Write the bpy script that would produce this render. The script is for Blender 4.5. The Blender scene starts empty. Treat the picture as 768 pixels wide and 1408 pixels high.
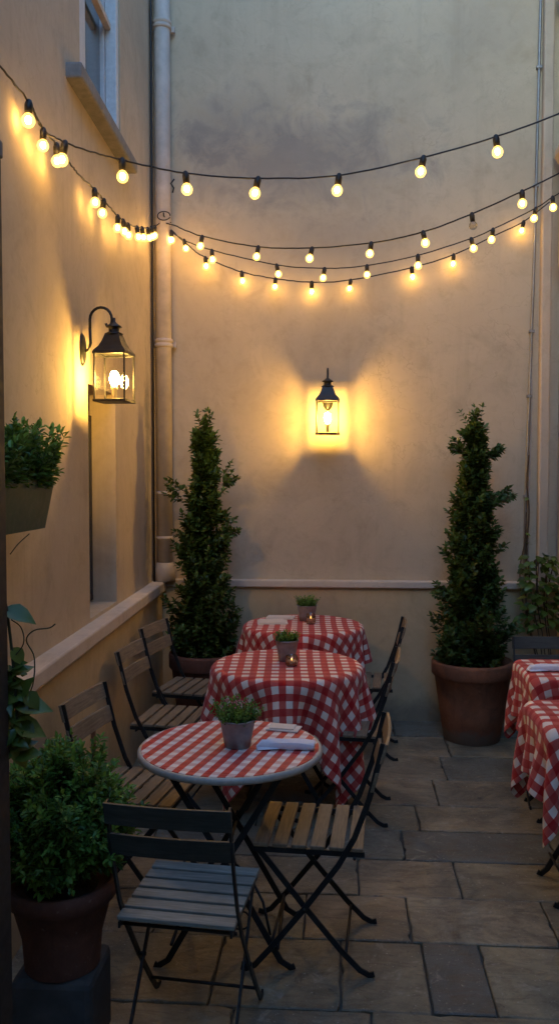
import bpy, bmesh, math, random
import numpy as np
from mathutils import Vector, Matrix, Euler
R = math.radians
rnd = random.Random(7)
SC = bpy.context.scene
COL = SC.collection

# ------------------------------------------------------------------ camera, world, sun, exposure
cam_d = bpy.data.cameras.new('camera'); cam = bpy.data.objects.new('camera', cam_d); COL.objects.link(cam)
cam_d.sensor_fit = 'VERTICAL'; cam_d.sensor_height = 24.0; cam_d.lens = 24.0 * 1150 / 1408
cam_d.clip_start = 0.02; cam_d.clip_end = 500
cam.location = (0, 0, 1.75); cam.rotation_euler = (R(90 - 2.44), 0, R(3.88))
SC.camera = cam
w = bpy.data.worlds.new('World'); SC.world = w; w.use_nodes = True
nt = w.node_tree; bg = nt.nodes['Background']; sky = nt.nodes.new('ShaderNodeTexSky')
sky.sky_type = 'NISHITA'; sky.sun_disc = False; sky.sun_elevation = R(14); sky.sun_rotation = R(200)
sky.air_density = 1.3; sky.ozone_density = 3.5
tint = nt.nodes.new('ShaderNodeMix'); tint.data_type = 'RGBA'; tint.blend_type = 'MULTIPLY'; tint.inputs[0].default_value = 1; tint.inputs[7].default_value = (.76, 1.03, 1.34, 1)
nt.links.new(sky.outputs[0], tint.inputs[6]); nt.links.new(tint.outputs[2], bg.inputs[0]); bg.inputs[1].default_value = 0.15
sun_d = bpy.data.lights.new('sun', 'SUN'); sun_d.energy = 0.05; sun_d.angle = R(12); sun_d.color = (1, .85, .7)
sun = bpy.data.objects.new('sun', sun_d); COL.objects.link(sun); sun.rotation_euler = (R(85), 0, R(-20))
SC.view_settings.view_transform = 'Standard'; SC.view_settings.look = 'None'
SC.view_settings.gamma = 1; SC.view_settings.exposure = 2.15; SC.view_settings.use_curve_mapping = False
SC.render.engine = 'CYCLES'
BULB = 36.0; LANT = 165.0

# ------------------------------------------------------------------ node materials
MATS = {}
def newmat(name):
    m = bpy.data.materials.new(name); m.use_nodes = True
    nt = m.node_tree; nt.nodes.clear()
    o = nt.nodes.new('ShaderNodeOutputMaterial'); b = nt.nodes.new('ShaderNodeBsdfPrincipled')
    nt.links.new(b.outputs[0], o.inputs[0]); MATS[name] = m
    return m, nt, b
def N(nt, t, **kw):
    n = nt.nodes.new(t)
    for k, v in kw.items():
        if k.startswith('i_'): n.inputs[int(k[2:]) if k[2:].isdigit() else k[2:].replace('_', ' ')].default_value = v
        else: setattr(n, k, v)
    return n
def coords(nt, kind='Object'):
    return N(nt, 'ShaderNodeTexCoord').outputs[kind]
def noise(nt, vec, scale, detail=5, rough=.6, dist=0):
    n = N(nt, 'ShaderNodeTexNoise'); n.inputs['Scale'].default_value = scale
    n.inputs['Detail'].default_value = detail; n.inputs['Roughness'].default_value = rough; n.inputs['Distortion'].default_value = dist
    if vec is not None: nt.links.new(vec, n.inputs['Vector'])
    return n.outputs[0]
def stretch(nt, vec, s):
    m = N(nt, 'ShaderNodeMapping'); m.inputs['Scale'].default_value = s; nt.links.new(vec, m.inputs['Vector']); return m.outputs[0]
def ramp(nt, fac, stops, interp='LINEAR'):
    r = N(nt, 'ShaderNodeValToRGB'); cr = r.color_ramp; cr.interpolation = interp
    while len(cr.elements) < len(stops): cr.elements.new(.5)
    for e, (p, c) in zip(cr.elements, stops):
        e.position = p; e.color = (c[0], c[1], c[2], 1) if hasattr(c, '__len__') else (c, c, c, 1)
    nt.links.new(fac, r.inputs[0]); return r.outputs[0]
def mixc(nt, fac, a, b, mode='MIX'):
    n = N(nt, 'ShaderNodeMix', data_type='RGBA', blend_type=mode)
    for i, v in ((0, fac), (6, a), (7, b)):
        if hasattr(v, 'links'): nt.links.new(v, n.inputs[i])
        else: n.inputs[i].default_value = v if i == 0 or len(v) == 4 else (*v, 1)
    return n.outputs[2]
def math_(nt, op, a, b=None, c=None):
    n = N(nt, 'ShaderNodeMath', operation=op)
    for i, v in enumerate((a, b, c)):
        if v is None: continue
        if hasattr(v, 'links'): nt.links.new(v, n.inputs[i])
        else: n.inputs[i].default_value = v
    return n.outputs[0]
def bump(nt, b, h, strength=.3, dist=.01):
    n = N(nt, 'ShaderNodeBump'); n.inputs['Strength'].default_value = strength; n.inputs['Distance'].default_value = dist
    nt.links.new(h, n.inputs['Height']); nt.links.new(n.outputs[0], b.inputs['Normal'])

def simple(name, col, rough=.6, metal=0, var=.15, scale=30, bstr=.15, spec=.5, bd=.003):
    m, nt, b = newmat(name); v = coords(nt)
    f = noise(nt, v, scale); f2 = noise(nt, v, scale * .17, 4)
    c1 = tuple(x * (1 - var) for x in col); c2 = tuple(min(1, x * (1 + var)) for x in col)
    c = ramp(nt, f, [(.3, c1), (.7, c2)])
    c = mixc(nt, ramp(nt, f2, [(.35, 0), (.7, .6)]), c, tuple(x * (1 - var * 1.8) for x in col))
    nt.links.new(c, b.inputs['Base Color']); b.inputs['Metallic'].default_value = metal
    r_ = ramp(nt, f, [(.3, max(0, rough - .1)), (.7, min(1, rough + .12))]); nt.links.new(r_, b.inputs['Roughness'])
    b.inputs['Specular IOR Level'].default_value = spec
    if bstr: bump(nt, b, f, bstr, bd)
    return m

def plaster(name, col, seedv=(0, 0, 0), stain=None, stain_mask=None, streak=.5, blots=None):
    """painted lime render: blotches, trowel marks, hairline scratches, rain streaks."""
    m, nt, b = newmat(name); v = coords(nt)
    mp = N(nt, 'ShaderNodeMapping'); mp.inputs['Location'].default_value = seedv; nt.links.new(v, mp.inputs['Vector']); v2 = mp.outputs[0]
    big = noise(nt, v2, .9, 7, .66, .8); mid = noise(nt, v2, 3.6, 9, .7, .6); fine = noise(nt, v2, 45, 5, .6)
    c = ramp(nt, big, [(.3, tuple(x * .84 for x in col)), (.55, col), (.75, tuple(min(1, x * 1.07) for x in col))])
    c = mixc(nt, ramp(nt, mid, [(.50, 0), (.72, .45)]), c, (col[0] * .62, col[1] * .60, col[2] * .57))
    md2 = noise(nt, v2, 11, 8, .7, .8); c = mixc(nt, ramp(nt, md2, [(.52, 0), (.72, .30)]), c, (col[0] * .62, col[1] * .60, col[2] * .58))
    # hairline cracks
    vr = N(nt, 'ShaderNodeTexVoronoi', feature='DISTANCE_TO_EDGE'); vr.inputs['Scale'].default_value = 1.3
    wv = N(nt, 'ShaderNodeVectorMath', operation='ADD'); nz3 = N(nt, 'ShaderNodeTexNoise'); nz3.inputs['Scale'].default_value = 3.5; nz3.inputs['Detail'].default_value = 8; nt.links.new(v2, nz3.inputs['Vector'])
    sc = N(nt, 'ShaderNodeVectorMath', operation='SCALE'); sc.inputs['Scale'].default_value = .9; nt.links.new(nz3.outputs[1], sc.inputs[0]); nt.links.new(v2, wv.inputs[0]); nt.links.new(sc.outputs[0], wv.inputs[1]); nt.links.new(wv.outputs[0], vr.inputs['Vector'])
    ck = math_(nt, 'MULTIPLY', ramp(nt, vr.outputs['Distance'], [(.0, .3), (.006, 0)]), ramp(nt, big, [(.48, 0), (.6, 1)]))
    c = mixc(nt, ck, c, (col[0] * .35, col[1] * .33, col[2] * .31))
    # vertical rain streaks
    st = noise(nt, stretch(nt, v2, (5.5, 5.5, .35)), 1.6, 6, .6, .3)
    c = mixc(nt, ramp(nt, st, [(.55, 0), (.8, streak * .6)]), c, (col[0] * .6, col[1] * .58, col[2] * .56))
    # pale patched repairs
    pt = noise(nt, v2, 1.15, 9, .7, 1.2)
    c = mixc(nt, ramp(nt, pt, [(.60, 0), (.63, .22)]), c, tuple(min(1, x * 1.18) for x in col))
    # small dark chips
    vo = N(nt, 'ShaderNodeTexNoise'); vo.inputs['Scale'].default_value = 7; vo.inputs['Detail'].default_value = 10; vo.inputs['Roughness'].default_value = .8
    vo.inputs['Distortion'].default_value = 1.5; nt.links.new(v2, vo.inputs['Vector'])
    c = mixc(nt, ramp(nt, vo.outputs[0], [(.70, 0), (.76, .55)]), c, (col[0] * .4, col[1] * .38, col[2] * .36))
    if blots:       # weather blots with places of their own: (centre, radii, strength)
        for ctr, rad, stg in blots:
            mm = N(nt, 'ShaderNodeMapping'); mm.vector_type = 'POINT'
            mm.inputs['Scale'].default_value = tuple(1 / r for r in rad)
            mm.inputs['Location'].default_value = tuple(-a / r for a, r in zip(ctr, rad)); nt.links.new(v, mm.inputs['Vector'])
            ln = N(nt, 'ShaderNodeVectorMath', operation='LENGTH'); nt.links.new(mm.outputs[0], ln.inputs[0])
            d = math_(nt, 'ADD', ln.outputs['Value'], math_(nt, 'MULTIPLY', math_(nt, 'SUBTRACT', mid, .5), 2.6))
            k = ramp(nt, d, [(.25, stg), (1.0, 0)])
            c = mixc(nt, k, c, stain or (.16, .16, .16))
    nt.links.new(c, b.inputs['Base Color']); b.inputs['Roughness'].default_value = .88; b.inputs['Specular IOR Level'].default_value = .25
    h = math_(nt, 'ADD', math_(nt, 'MULTIPLY', mid, 1.0), math_(nt, 'MULTIPLY', fine, .10))
    tro = noise(nt, stretch(nt, v2, (1.4, 1.4, 2.0)), 2.6, 6, .6, 1.0)
    h = math_(nt, 'ADD', h, tro)
    bump(nt, b, h, .30, .010)
    return m

def gingham(name, p=.075, wa=.5, wb=.5, ramp_stops=None, rough=.85):
    m, nt, b = newmat(name); uv = coords(nt, 'UV'); sp = N(nt, 'ShaderNodeSeparateXYZ'); nt.links.new(uv, sp.inputs[0])
    wob = math_(nt, 'MULTIPLY', math_(nt, 'SUBTRACT', noise(nt, uv, 60, 3), .5), .05)
    def stripe(o):
        f = math_(nt, 'FRACT', math_(nt, 'ADD', math_(nt, 'DIVIDE', o, p), wob)); return math_(nt, 'LESS_THAN', f, .5)
    a = stripe(sp.outputs[0]); c_ = stripe(sp.outputs[1])
    s = math_(nt, 'ADD', math_(nt, 'MULTIPLY', a, wa), math_(nt, 'MULTIPLY', c_, wb))
    s = math_(nt, 'ADD', s, .01)
    c = ramp(nt, s, ramp_stops or [(0, (.84, .76, .66)), (.25, (.54, .085, .070)), (.75, (.42, .010, .012))], 'CONSTANT')
    # woven threads
    w1 = N(nt, 'ShaderNodeTexWave', wave_type='BANDS', bands_direction='X'); w1.inputs['Scale'].default_value = 130; nt.links.new(uv, w1.inputs[0])
    w2 = N(nt, 'ShaderNodeTexWave', wave_type='BANDS', bands_direction='Y'); w2.inputs['Scale'].default_value = 130; nt.links.new(uv, w2.inputs[0])
    th = math_(nt, 'MULTIPLY', math_(nt, 'ADD', w1.outputs[1], w2.outputs[1]), .5)
    nz = noise(nt, uv, 9, 6)
    c = mixc(nt, ramp(nt, nz, [(.35, 0), (.7, .22)]), c, (.38, .24, .18), 'MIX')
    nt.links.new(c, b.inputs['Base Color']); b.inputs['Roughness'].default_value = rough; b.inputs['Specular IOR Level'].default_value = .2
    b.inputs['Sheen Weight'].default_value = .15
    def crease(o):
        f = math_(nt, 'ABSOLUTE', math_(nt, 'SUBTRACT', math_(nt, 'FRACT', math_(nt, 'DIVIDE', o, .27)), .5)); return ramp(nt, f, [(0, 0), (.035, 1)])
    cr = math_(nt, 'MULTIPLY', math_(nt, 'ADD', crease(sp.outputs[0]), crease(sp.outputs[1])), .55)
    bump(nt, b, math_(nt, 'ADD', math_(nt, 'ADD', math_(nt, 'MULTIPLY', th, .12), noise(nt, uv, 22, 6, .6, 1.2)), cr), .5, .005)
    return m

def leafmat(name, c_dark, c_light, spec=.4, rough=.45):
    m, nt, b = newmat(name); at = N(nt, 'ShaderNodeAttribute', attribute_name='tint')
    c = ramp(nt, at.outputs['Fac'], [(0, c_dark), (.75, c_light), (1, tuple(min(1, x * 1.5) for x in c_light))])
    nt.links.new(c, b.inputs['Base Color']); b.inputs['Roughness'].default_value = rough
    b.inputs['Specular IOR Level'].default_value = spec
    b.inputs['Subsurface Weight'].default_value = 0
    tr = N(nt, 'ShaderNodeBsdfTranslucent'); nt.links.new(c, tr.inputs[0]); mx = N(nt, 'ShaderNodeMixShader'); mx.inputs[0].default_value = .22
    out = [n for n in nt.nodes if n.type == 'OUTPUT_MATERIAL'][0]
    nt.links.new(b.outputs[0], mx.inputs[1]); nt.links.new(tr.outputs[0], mx.inputs[2]); nt.links.new(mx.outputs[0], out.inputs[0])
    return m

def wood(name, c1, c2, axis=(1, 14, 14), rough=.6):
    m, nt, b = newmat(name); v = coords(nt)
    g = noise(nt, stretch(nt, v, axis), 7, 8, .65, .8); d = noise(nt, v, 6, 4)
    oi = N(nt, 'ShaderNodeAttribute', attribute_name='tint')
    c = ramp(nt, g, [(.3, c1), (.65, c2)])
    c = mixc(nt, ramp(nt, d, [(.4, 0), (.75, .5)]), c, tuple(x * .55 for x in c1))
    c = mixc(nt, math_(nt, 'MULTIPLY', oi.outputs['Fac'], .45), c, tuple(x * .55 for x in c1))
    nt.links.new(c, b.inputs['Base Color']); b.inputs['Roughness'].default_value = rough
    bump(nt, b, g, .4, .002); return m

def emit(name, col, s):
    m = bpy.data.materials.new(name); m.use_nodes = True; nt = m.node_tree; nt.nodes.clear()
    o = nt.nodes.new('ShaderNodeOutputMaterial'); e = nt.nodes.new('ShaderNodeEmission'); e.inputs[0].default_value = (*col, 1); e.inputs[1].default_value = s
    nt.links.new(e.outputs[0], o.inputs[0]); MATS[name] = m; return m
def glassy(name, tint=(1, 1, 1), gl=.08, rough=.03):
    m = bpy.data.materials.new(name); m.use_nodes = True; nt = m.node_tree; nt.nodes.clear()
    o = nt.nodes.new('ShaderNodeOutputMaterial'); t = nt.nodes.new('ShaderNodeBsdfTransparent'); t.inputs[0].default_value = (*tint, 1)
    g = nt.nodes.new('ShaderNodeBsdfGlossy'); g.inputs['Roughness'].default_value = rough; mx = nt.nodes.new('ShaderNodeMixShader')
    fr = nt.nodes.new('ShaderNodeFresnel'); fr.inputs[0].default_value = 1.45
    ad = nt.nodes.new('ShaderNodeMath'); ad.operation = 'MULTIPLY_ADD'; ad.inputs[1].default_value = .45; ad.inputs[2].default_value = gl
    nt.links.new(fr.outputs[0], ad.inputs[0]); nt.links.new(ad.outputs[0], mx.inputs[0])
    nt.links.new(t.outputs[0], mx.inputs[1]); nt.links.new(g.outputs[0], mx.inputs[2]); nt.links.new(mx.outputs[0], o.inputs[0]); MATS[name] = m; return m

# ------------------------------------------------------------------ mesh builder
class MB:
    def __init__(s): s.v = []; s.f = []; s.sm = []; s.t = []; s.uv = {}
    def add(s, vs, fs, smooth=False, tint=0.0):
        o = len(s.v); s.v += [tuple(p) for p in vs]; s.f += [tuple(i + o for i in f) for f in fs]; s.sm += [smooth] * len(fs); s.t += [tint] * len(vs)
    def box(s, x0, x1, y0, y1, z0, z1, M=None, tint=0.0):
        vs = [Vector((x, y, z)) for z in (z0, z1) for y in (y0, y1) for x in (x0, x1)]
        if M: vs = [M @ v for v in vs]
        s.add(vs, [(0, 2, 3, 1), (4, 5, 7, 6), (0, 1, 5, 4), (2, 6, 7, 3), (0, 4, 6, 2), (1, 3, 7, 5)], tint=tint)
    def quad(s, a, b, c, d): s.add([a, b, c, d], [(0, 1, 2, 3)])
    def tube(s, pts, r, n=8, caps=True, smooth=True, flat=None, tint=0.0):
        """round tube, or a flat bar when flat=(half_a, half_b, side_vector)"""
        pts = [Vector(p) for p in pts]; rs = r if hasattr(r, '__len__') else [r] * len(pts)
        rings = []; up = None
        for i, p in enumerate(pts):
            t = (pts[min(i + 1, len(pts) - 1)] - pts[max(i - 1, 0)]); t.normalize()
            if flat:
                a = Vector(flat[2]); a = (a - t * a.dot(t)).normalized(); b = t.cross(a)
                rings.append([p + a * (sx * flat[0]) + b * (sy * flat[1]) for sx, sy in ((1, 1), (-1, 1), (-1, -1), (1, -1))])
            else:
                if up is None: up = Vector((0, 0, 1)) if abs(t.z) < .9 else Vector((1, 0, 0))
                a = (up - t * up.dot(t)).normalized(); up = a; b = t.cross(a)
                rings.append([p + (a * math.cos(2 * math.pi * k / n) + b * math.sin(2 * math.pi * k / n)) * rs[i] for k in range(n)])
        m = len(rings[0]); vs = [v for rr in rings for v in rr]; fs = []
        for i in range(len(rings) - 1):
            for k in range(m): fs.append((i * m + k, i * m + (k + 1) % m, (i + 1) * m + (k + 1) % m, (i + 1) * m + k))
        if caps: fs.append(tuple(range(m - 1, -1, -1))); fs.append(tuple(range((len(rings) - 1) * m, len(rings) * m)))
        s.add(vs, fs, smooth and not flat, tint)
    def lathe(s, prof, n=32, c=(0, 0, 0), smooth=True, cap=True, sq=None):
        vs = []; fs = []
        for r, z in prof:
            for k in range(n):
                a = 2 * math.pi * (k + (.5 if sq else 0)) / n; vs.append((c[0] + r * math.cos(a), c[1] + r * math.sin(a), c[2] + z))
        for i in range(len(prof) - 1):
            for k in range(n): fs.append((i * n + k, i * n + (k + 1) % n, (i + 1) * n + (k + 1) % n, (i + 1) * n + k))
        if cap: fs.append(tuple(range(n - 1, -1, -1))); fs.append(tuple(range((len(prof) - 1) * n, len(prof) * n)))
        s.add(vs, fs, smooth)
    def sphere(s, c, r, nu=12, nv=8, sx=1, sy=1, sz=1):
        prof = [(max(1e-4, r * math.sin(math.pi * i / nv)), -r * math.cos(math.pi * i / nv) * sz) for i in range(nv + 1)]
        s.lathe(prof, nu, c)
    def build(s, name, mat, parent=None, bevel=0, solid=0, sub=0):
        me = bpy.data.meshes.new(name); me.from_pydata(s.v, [], s.f); me.update()
        me.polygons.foreach_set('use_smooth', s.sm)
        at = me.attributes.new('tint', 'FLOAT', 'POINT'); at.data.foreach_set('value', s.t)
        me.materials.append(MATS[mat] if isinstance(mat, str) else mat)
        o = bpy.data.objects.new(name, me); COL.objects.link(o)
        if parent: o.parent = parent
        if solid: md = o.modifiers.new('s', 'SOLIDIFY'); md.thickness = solid; md.offset = 0
        if sub: md = o.modifiers.new('u', 'SUBSURF'); md.levels = sub; md.render_levels = sub
        if bevel: md = o.modifiers.new('b', 'BEVEL'); md.width = bevel; md.segments = 2; md.limit_method = 'ANGLE'; md.angle_limit = R(40)
        return o
def tag(o, label=None, cat=None, group=None, kind=None):
    if label: o['label'] = label
    if cat: o['category'] = cat
    if group: o['group'] = group
    if kind: o['kind'] = kind
    return o
def empty(name, loc=(0, 0, 0), rz=0, label=None, cat=None, group=None):
    o = bpy.data.objects.new(name, None); COL.objects.link(o); o.location = loc; o.rotation_euler = (0, 0, rz); o.empty_display_size = .1
    return tag(o, label, cat, group)
def copy_tree(o, parent=None):
    c = o.copy(); COL.objects.link(c); c.parent = parent
    for ch in list(o.children): copy_tree(ch, c)
    return c

# ------------------------------------------------------------------ materials
CREAM = (.51, .425, .30)
plaster('wall_back', CREAM, (3, 1, 2), stain=(.215, .20, .18),
        blots=[((-.35, 0, 4.0), (1.1, 5, .38), .7), ((-.75, 0, 4.25), (.55, 5, .3), .5), ((.05, 0, 3.4), (.5, 5, .22), .28), ((1.1, 0, 4.9), (.7, 5, .4), .22), ((-.0, 0, 1.9), (.35, 5, .8), .2)])
plaster('wall_left', CREAM, (7, 3, 5), stain=(.13, .125, .115), blots=[((0, 5.72, 1.7), (5, .13, 1.1), .8), ((0, 2.9, .6), (5, .5, .4), .3), ((.08, 4.1, .55), (5, .25, .3), .35)], streak=.7)
plaster('wall_dado', (.57, .46, .28), (1, 8, 2), stain=(.10, .10, .095), blots=[((.0, 0, .05), (3, 5, .16), .6), ((-.2, 0, .7), (.8, 5, .3), .25)])
plaster('wall_right', (.52, .46, .40), (4, 4, 4))
plaster('ledge_paint', (.60, .52, .41), (2, 2, 9))
plaster('trim_stone', (.52, .43, .32), (5, 6, 1))
simple('sill_stone', (.24, .23, .21), .85, 0, .25, 25, .5)
simple('paint_white', (.62, .62, .60), .45, 0, .12, 40, .1)
simple('pipe_paint', (.50, .43, .36), .5, 0, .18, 12, .12)
simple('dark_timber', (.035, .03, .026), .6)
simple('brown_wood', (.16, .09, .05), .6)
simple('warm_wood', (.55, .44, .33), .6)
simple('black_metal', (.018, .019, .020), .42, .4, .3, 50, .2)
simple('chair_metal', (.022, .028, .030), .45, .3, .35, 50, .25)
simple('cable_black', (.012, .011, .010), .5, 0, .1)
simple('grey_metal', (.30, .30, .29), .5, .8, .2)
simple('galvanised', (.36, .37, .36), .5, .5, .3, 22, .3)
simple('rim_metal', (.50, .48, .42), .55, .15, .2, 40, .2)
def clay(name, col, lime):
    m, nt, b = newmat(name); v = coords(nt); sp = N(nt, 'ShaderNodeSeparateXYZ'); nt.links.new(v, sp.inputs[0])
    n1 = noise(nt, v, 9, 8, .7, .6); n2 = noise(nt, v, 40, 5); n3 = noise(nt, stretch(nt, v, (6, 6, 1)), 4, 7, .65)
    c = ramp(nt, n1, [(.3, tuple(x * .6 for x in col)), (.55, col), (.75, tuple(x * 1.3 for x in col))])
    c = mixc(nt, ramp(nt, n3, [(.5, 0), (.75, .6)]), c, (col[0] * .45, col[1] * .5, col[2] * .6))
    k = math_(nt, 'ADD', sp.outputs[2], math_(nt, 'MULTIPLY', math_(nt, 'SUBTRACT', n1, .5), .22))
    c = mixc(nt, ramp(nt, k, [(lime * .8, .75), (lime * 1.5, 0)]), c, (.20, .165, .13))
    c = mixc(nt, ramp(nt, n2, [(.64, 0), (.74, .5)]), c, (.30, .22, .16))
    nt.links.new(c, b.inputs['Base Color']); b.inputs['Roughness'].default_value = .85; bump(nt, b, math_(nt, 'ADD', n1, math_(nt, 'MULTIPLY', n2, .4)), .5, .006)
clay('terracotta', (.27, .11, .055), .07)
clay('terracotta_dark', (.14, .056, .034), .05)
simple('soil', (.025, .018, .012), .95, 0, .4, 60, .8, bd=.02)
simple('plinth_stone', (.085, .085, .08), .9, 0, .35, 12, .5)
simple('box_green', (.045, .09, .055), .5, 0, .2, 30, .2)
simple('napkin_cloth', (.74, .76, .82), .85, 0, .05, 60, .3)
simple('paper', (.70, .64, .56), .8, 0, .05, 60, .1)
simple('bark', (.09, .06, .035), .9, 0, .3, 40, .5)
simple('twig_green', (.05, .06, .025), .8)
simple('wax', (.75, .65, .45), .5)
simple('mortar', (.10, .09, .07), .95)
simple('blossom', (.60, .22, .25), .7)
gingham('cloth_gingham', .068)
gingham('cloth_printed', .056, .72, .28, [(0, (.86, .81, .77)), (.2, (.72, .50, .47)), (.68, (.62, .040, .030)), (.97, (.50, .015, .016))], .55)
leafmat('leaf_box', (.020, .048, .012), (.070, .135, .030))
leafmat('leaf_bush', (.035, .10, .020), (.15, .30, .055))
leafmat('leaf_herb', (.04, .11, .018), (.13, .27, .04))
leafmat('leaf_vine', (.030, .065, .010), (.11, .17, .028), .5, .35)
wood('slat_wood', (.15, .112, .070), (.33, .26, .165))
wood('slat_grey', (.17, .19, .165), (.36, .38, .33))
wood('slat_dark', (.030, .036, .031), (.075, .085, .073))
emit('bulb_glow', (1.0, .54, .135), BULB)
emit('lantern_glow', (1.0, .56, .12), LANT)
emit('candle_flame', (1.0, .5, .15), 1.6)
glassy('pane_glass', (.97, .95, .90), .02)
m = bpy.data.materials.new('bulb_shell'); m.use_nodes = True; nt_ = m.node_tree; nt_.nodes.clear(); MATS['bulb_shell'] = m
o_ = nt_.nodes.new('ShaderNodeOutputMaterial'); t_ = nt_.nodes.new('ShaderNodeBsdfTransparent'); e_ = nt_.nodes.new('ShaderNodeEmission'); x_ = nt_.nodes.new('ShaderNodeMixShader')
e_.inputs[0].default_value = (1, .54, .09, 1); e_.inputs[1].default_value = 1.6; x_.inputs[0].default_value = .38
nt_.links.new(t_.outputs[0], x_.inputs[1]); nt_.links.new(e_.outputs[0], x_.inputs[2]); nt_.links.new(x_.outputs[0], o_.inputs[0])
glassy('bulb_glass', (.85, .82, .75), .06)
glassy('jar_glass', (.85, .78, .70), .10, .1)
m_, nt_, b_ = newmat('window_glass'); b_.inputs['Base Color'].default_value = (.035, .045, .05, 1); b_.inputs['Roughness'].default_value = .08; b_.inputs['Specular IOR Level'].default_value = .8
nt_.links.new(ramp(nt_, noise(nt_, stretch(nt_, coords(nt_), (8, 8, .8)), 3, 6), [(.3, (.02, .03, .033)), (.7, (.10, .12, .125))]), b_.inputs['Base Color'])
m_, nt_, b_ = newmat('flagstone'); v_ = coords(nt_)
at_ = N(nt_, 'ShaderNodeAttribute', attribute_name='tint')
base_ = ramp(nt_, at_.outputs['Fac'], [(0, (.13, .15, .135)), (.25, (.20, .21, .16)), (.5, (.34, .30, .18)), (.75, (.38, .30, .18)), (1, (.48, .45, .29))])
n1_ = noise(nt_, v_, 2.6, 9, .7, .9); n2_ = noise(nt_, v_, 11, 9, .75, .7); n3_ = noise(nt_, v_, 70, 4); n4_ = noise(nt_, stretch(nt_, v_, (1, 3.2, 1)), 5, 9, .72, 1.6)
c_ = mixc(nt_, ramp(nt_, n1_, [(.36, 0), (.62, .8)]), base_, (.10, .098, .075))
c_ = mixc(nt_, ramp(nt_, n4_, [(.48, 0), (.62, .6)]), c_, (.13, .10, .065))
c_ = mixc(nt_, ramp(nt_, n2_, [(.56, 0), (.66, .55)]), c_, (.42, .40, .31))
c_ = mixc(nt_, ramp(nt_, n2_, [(.33, .7), (.42, 0)]), c_, (.05, .048, .038))
c_ = mixc(nt_, ramp(nt_, n3_, [(.63, 0), (.72, .7)]), c_, (.50, .48, .40))
nt_.links.new(c_, b_.inputs['Base Color']); nt_.links.new(ramp(nt_, n2_, [(.3, .34), (.7, .70)]), b_.inputs['Roughness'])
bump(nt_, b_, math_(nt_, 'ADD', math_(nt_, 'ADD', n2_, math_(nt_, 'MULTIPLY', n3_, .3)), math_(nt_, 'MULTIPLY', n4_, .8)), .6, .010)
# ------------------------------------------------------------------ the ground
g = MB(); g.box(-40, 40, -40, 40, -.30, -.018); tag(g.build('ground', 'mortar'), kind='structure')
def paving():
    b = MB(); r = random.Random(11)
    rows = [-2.6, -2.2, -1.75, -1.35, -.9, -.5, -.1, .32, .75, 1.15, 1.55, 1.95, 2.32, 2.68, 3.10, 3.44, 3.78, 4.10, 4.42, 4.80, 5.22, 5.62, 6.0]
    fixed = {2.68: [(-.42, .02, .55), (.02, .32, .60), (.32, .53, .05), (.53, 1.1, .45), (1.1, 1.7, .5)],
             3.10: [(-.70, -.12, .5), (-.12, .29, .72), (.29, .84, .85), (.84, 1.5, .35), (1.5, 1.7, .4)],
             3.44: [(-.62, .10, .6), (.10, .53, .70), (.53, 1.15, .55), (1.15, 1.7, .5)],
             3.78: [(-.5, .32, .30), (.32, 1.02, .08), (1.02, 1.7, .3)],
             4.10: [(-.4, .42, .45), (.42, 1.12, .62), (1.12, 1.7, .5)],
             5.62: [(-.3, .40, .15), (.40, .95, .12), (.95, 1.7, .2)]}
    for y0, y1 in zip(rows, rows[1:]):
        f = fixed.get(y0); xs = list(f) if f else []
        x = f[0][0] if f else -1.30
        if f:
            while x > -1.30:
                wd = r.uniform(.35, .75); nx = max(-1.30, x - wd)
                if nx < -1.12: nx = -1.30
                xs.append((nx, x, r.choice((.1, .45, .6, .75)))); x = nx
        else:
            while x < 1.70:
                nx = min(1.70, x + r.uniform(.35, .85))
                if 1.70 - nx < .15: nx = 1.70
                xs.append((x, nx, r.choice((.08, .2, .45, .55, .62, .7, .8)))); x = nx
        for a, c, t in xs:
            gp = .0024; dz = r.uniform(-.003, .003); ax, cx = a + gp, c - gp; ay, cy = y0 + gp, y1 - gp; e = .0045
            tx, ty = r.uniform(-.004, .004), r.uniform(-.004, .004); mx, my = (ax + cx) / 2, (ay + cy) / 2
            cs = [(ax, ay), (cx, ay), (cx, cy), (ax, cy)]; out = []; inn = []
            for k in range(4):
                (xa, ya), (xb, yb) = cs[k], cs[(k + 1) % 4]; L = math.hypot(xb - xa, yb - ya); m = max(3, int(L / .035)); nx_, ny_ = -(yb - ya) / L, (xb - xa) / L
                for q in range(m):
                    t_ = q / m; w_ = r.uniform(0, .0022) + (r.uniform(.003, .010) if r.random() < .07 else 0); w_ += .005 * r.random() if q == 0 else 0
                    px, py = xa + (xb - xa) * t_ + nx_ * w_, ya + (yb - ya) * t_ + ny_ * w_; out.append((px, py))
                    w2 = e * r.uniform(.7, 1.6); d_ = math.hypot(mx - px, my - py); inn.append((px + (mx - px) / d_ * w2, py + (my - py) / d_ * w2))
            m = len(out); zf = lambda x_, y_: dz + (x_ - mx) * tx + (y_ - my) * ty
            vs = [(x_, y_, zf(x_, y_)) for x_, y_ in inn] + [(x_, y_, zf(x_, y_) - e * .8) for x_, y_ in out] + [(x_, y_, -.017) for x_, y_ in out]
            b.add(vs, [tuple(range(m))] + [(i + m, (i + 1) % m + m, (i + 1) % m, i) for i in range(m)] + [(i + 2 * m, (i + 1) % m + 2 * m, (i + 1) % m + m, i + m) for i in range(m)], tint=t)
    return b
tag(paving().build('paving', 'flagstone'), kind='structure')

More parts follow.
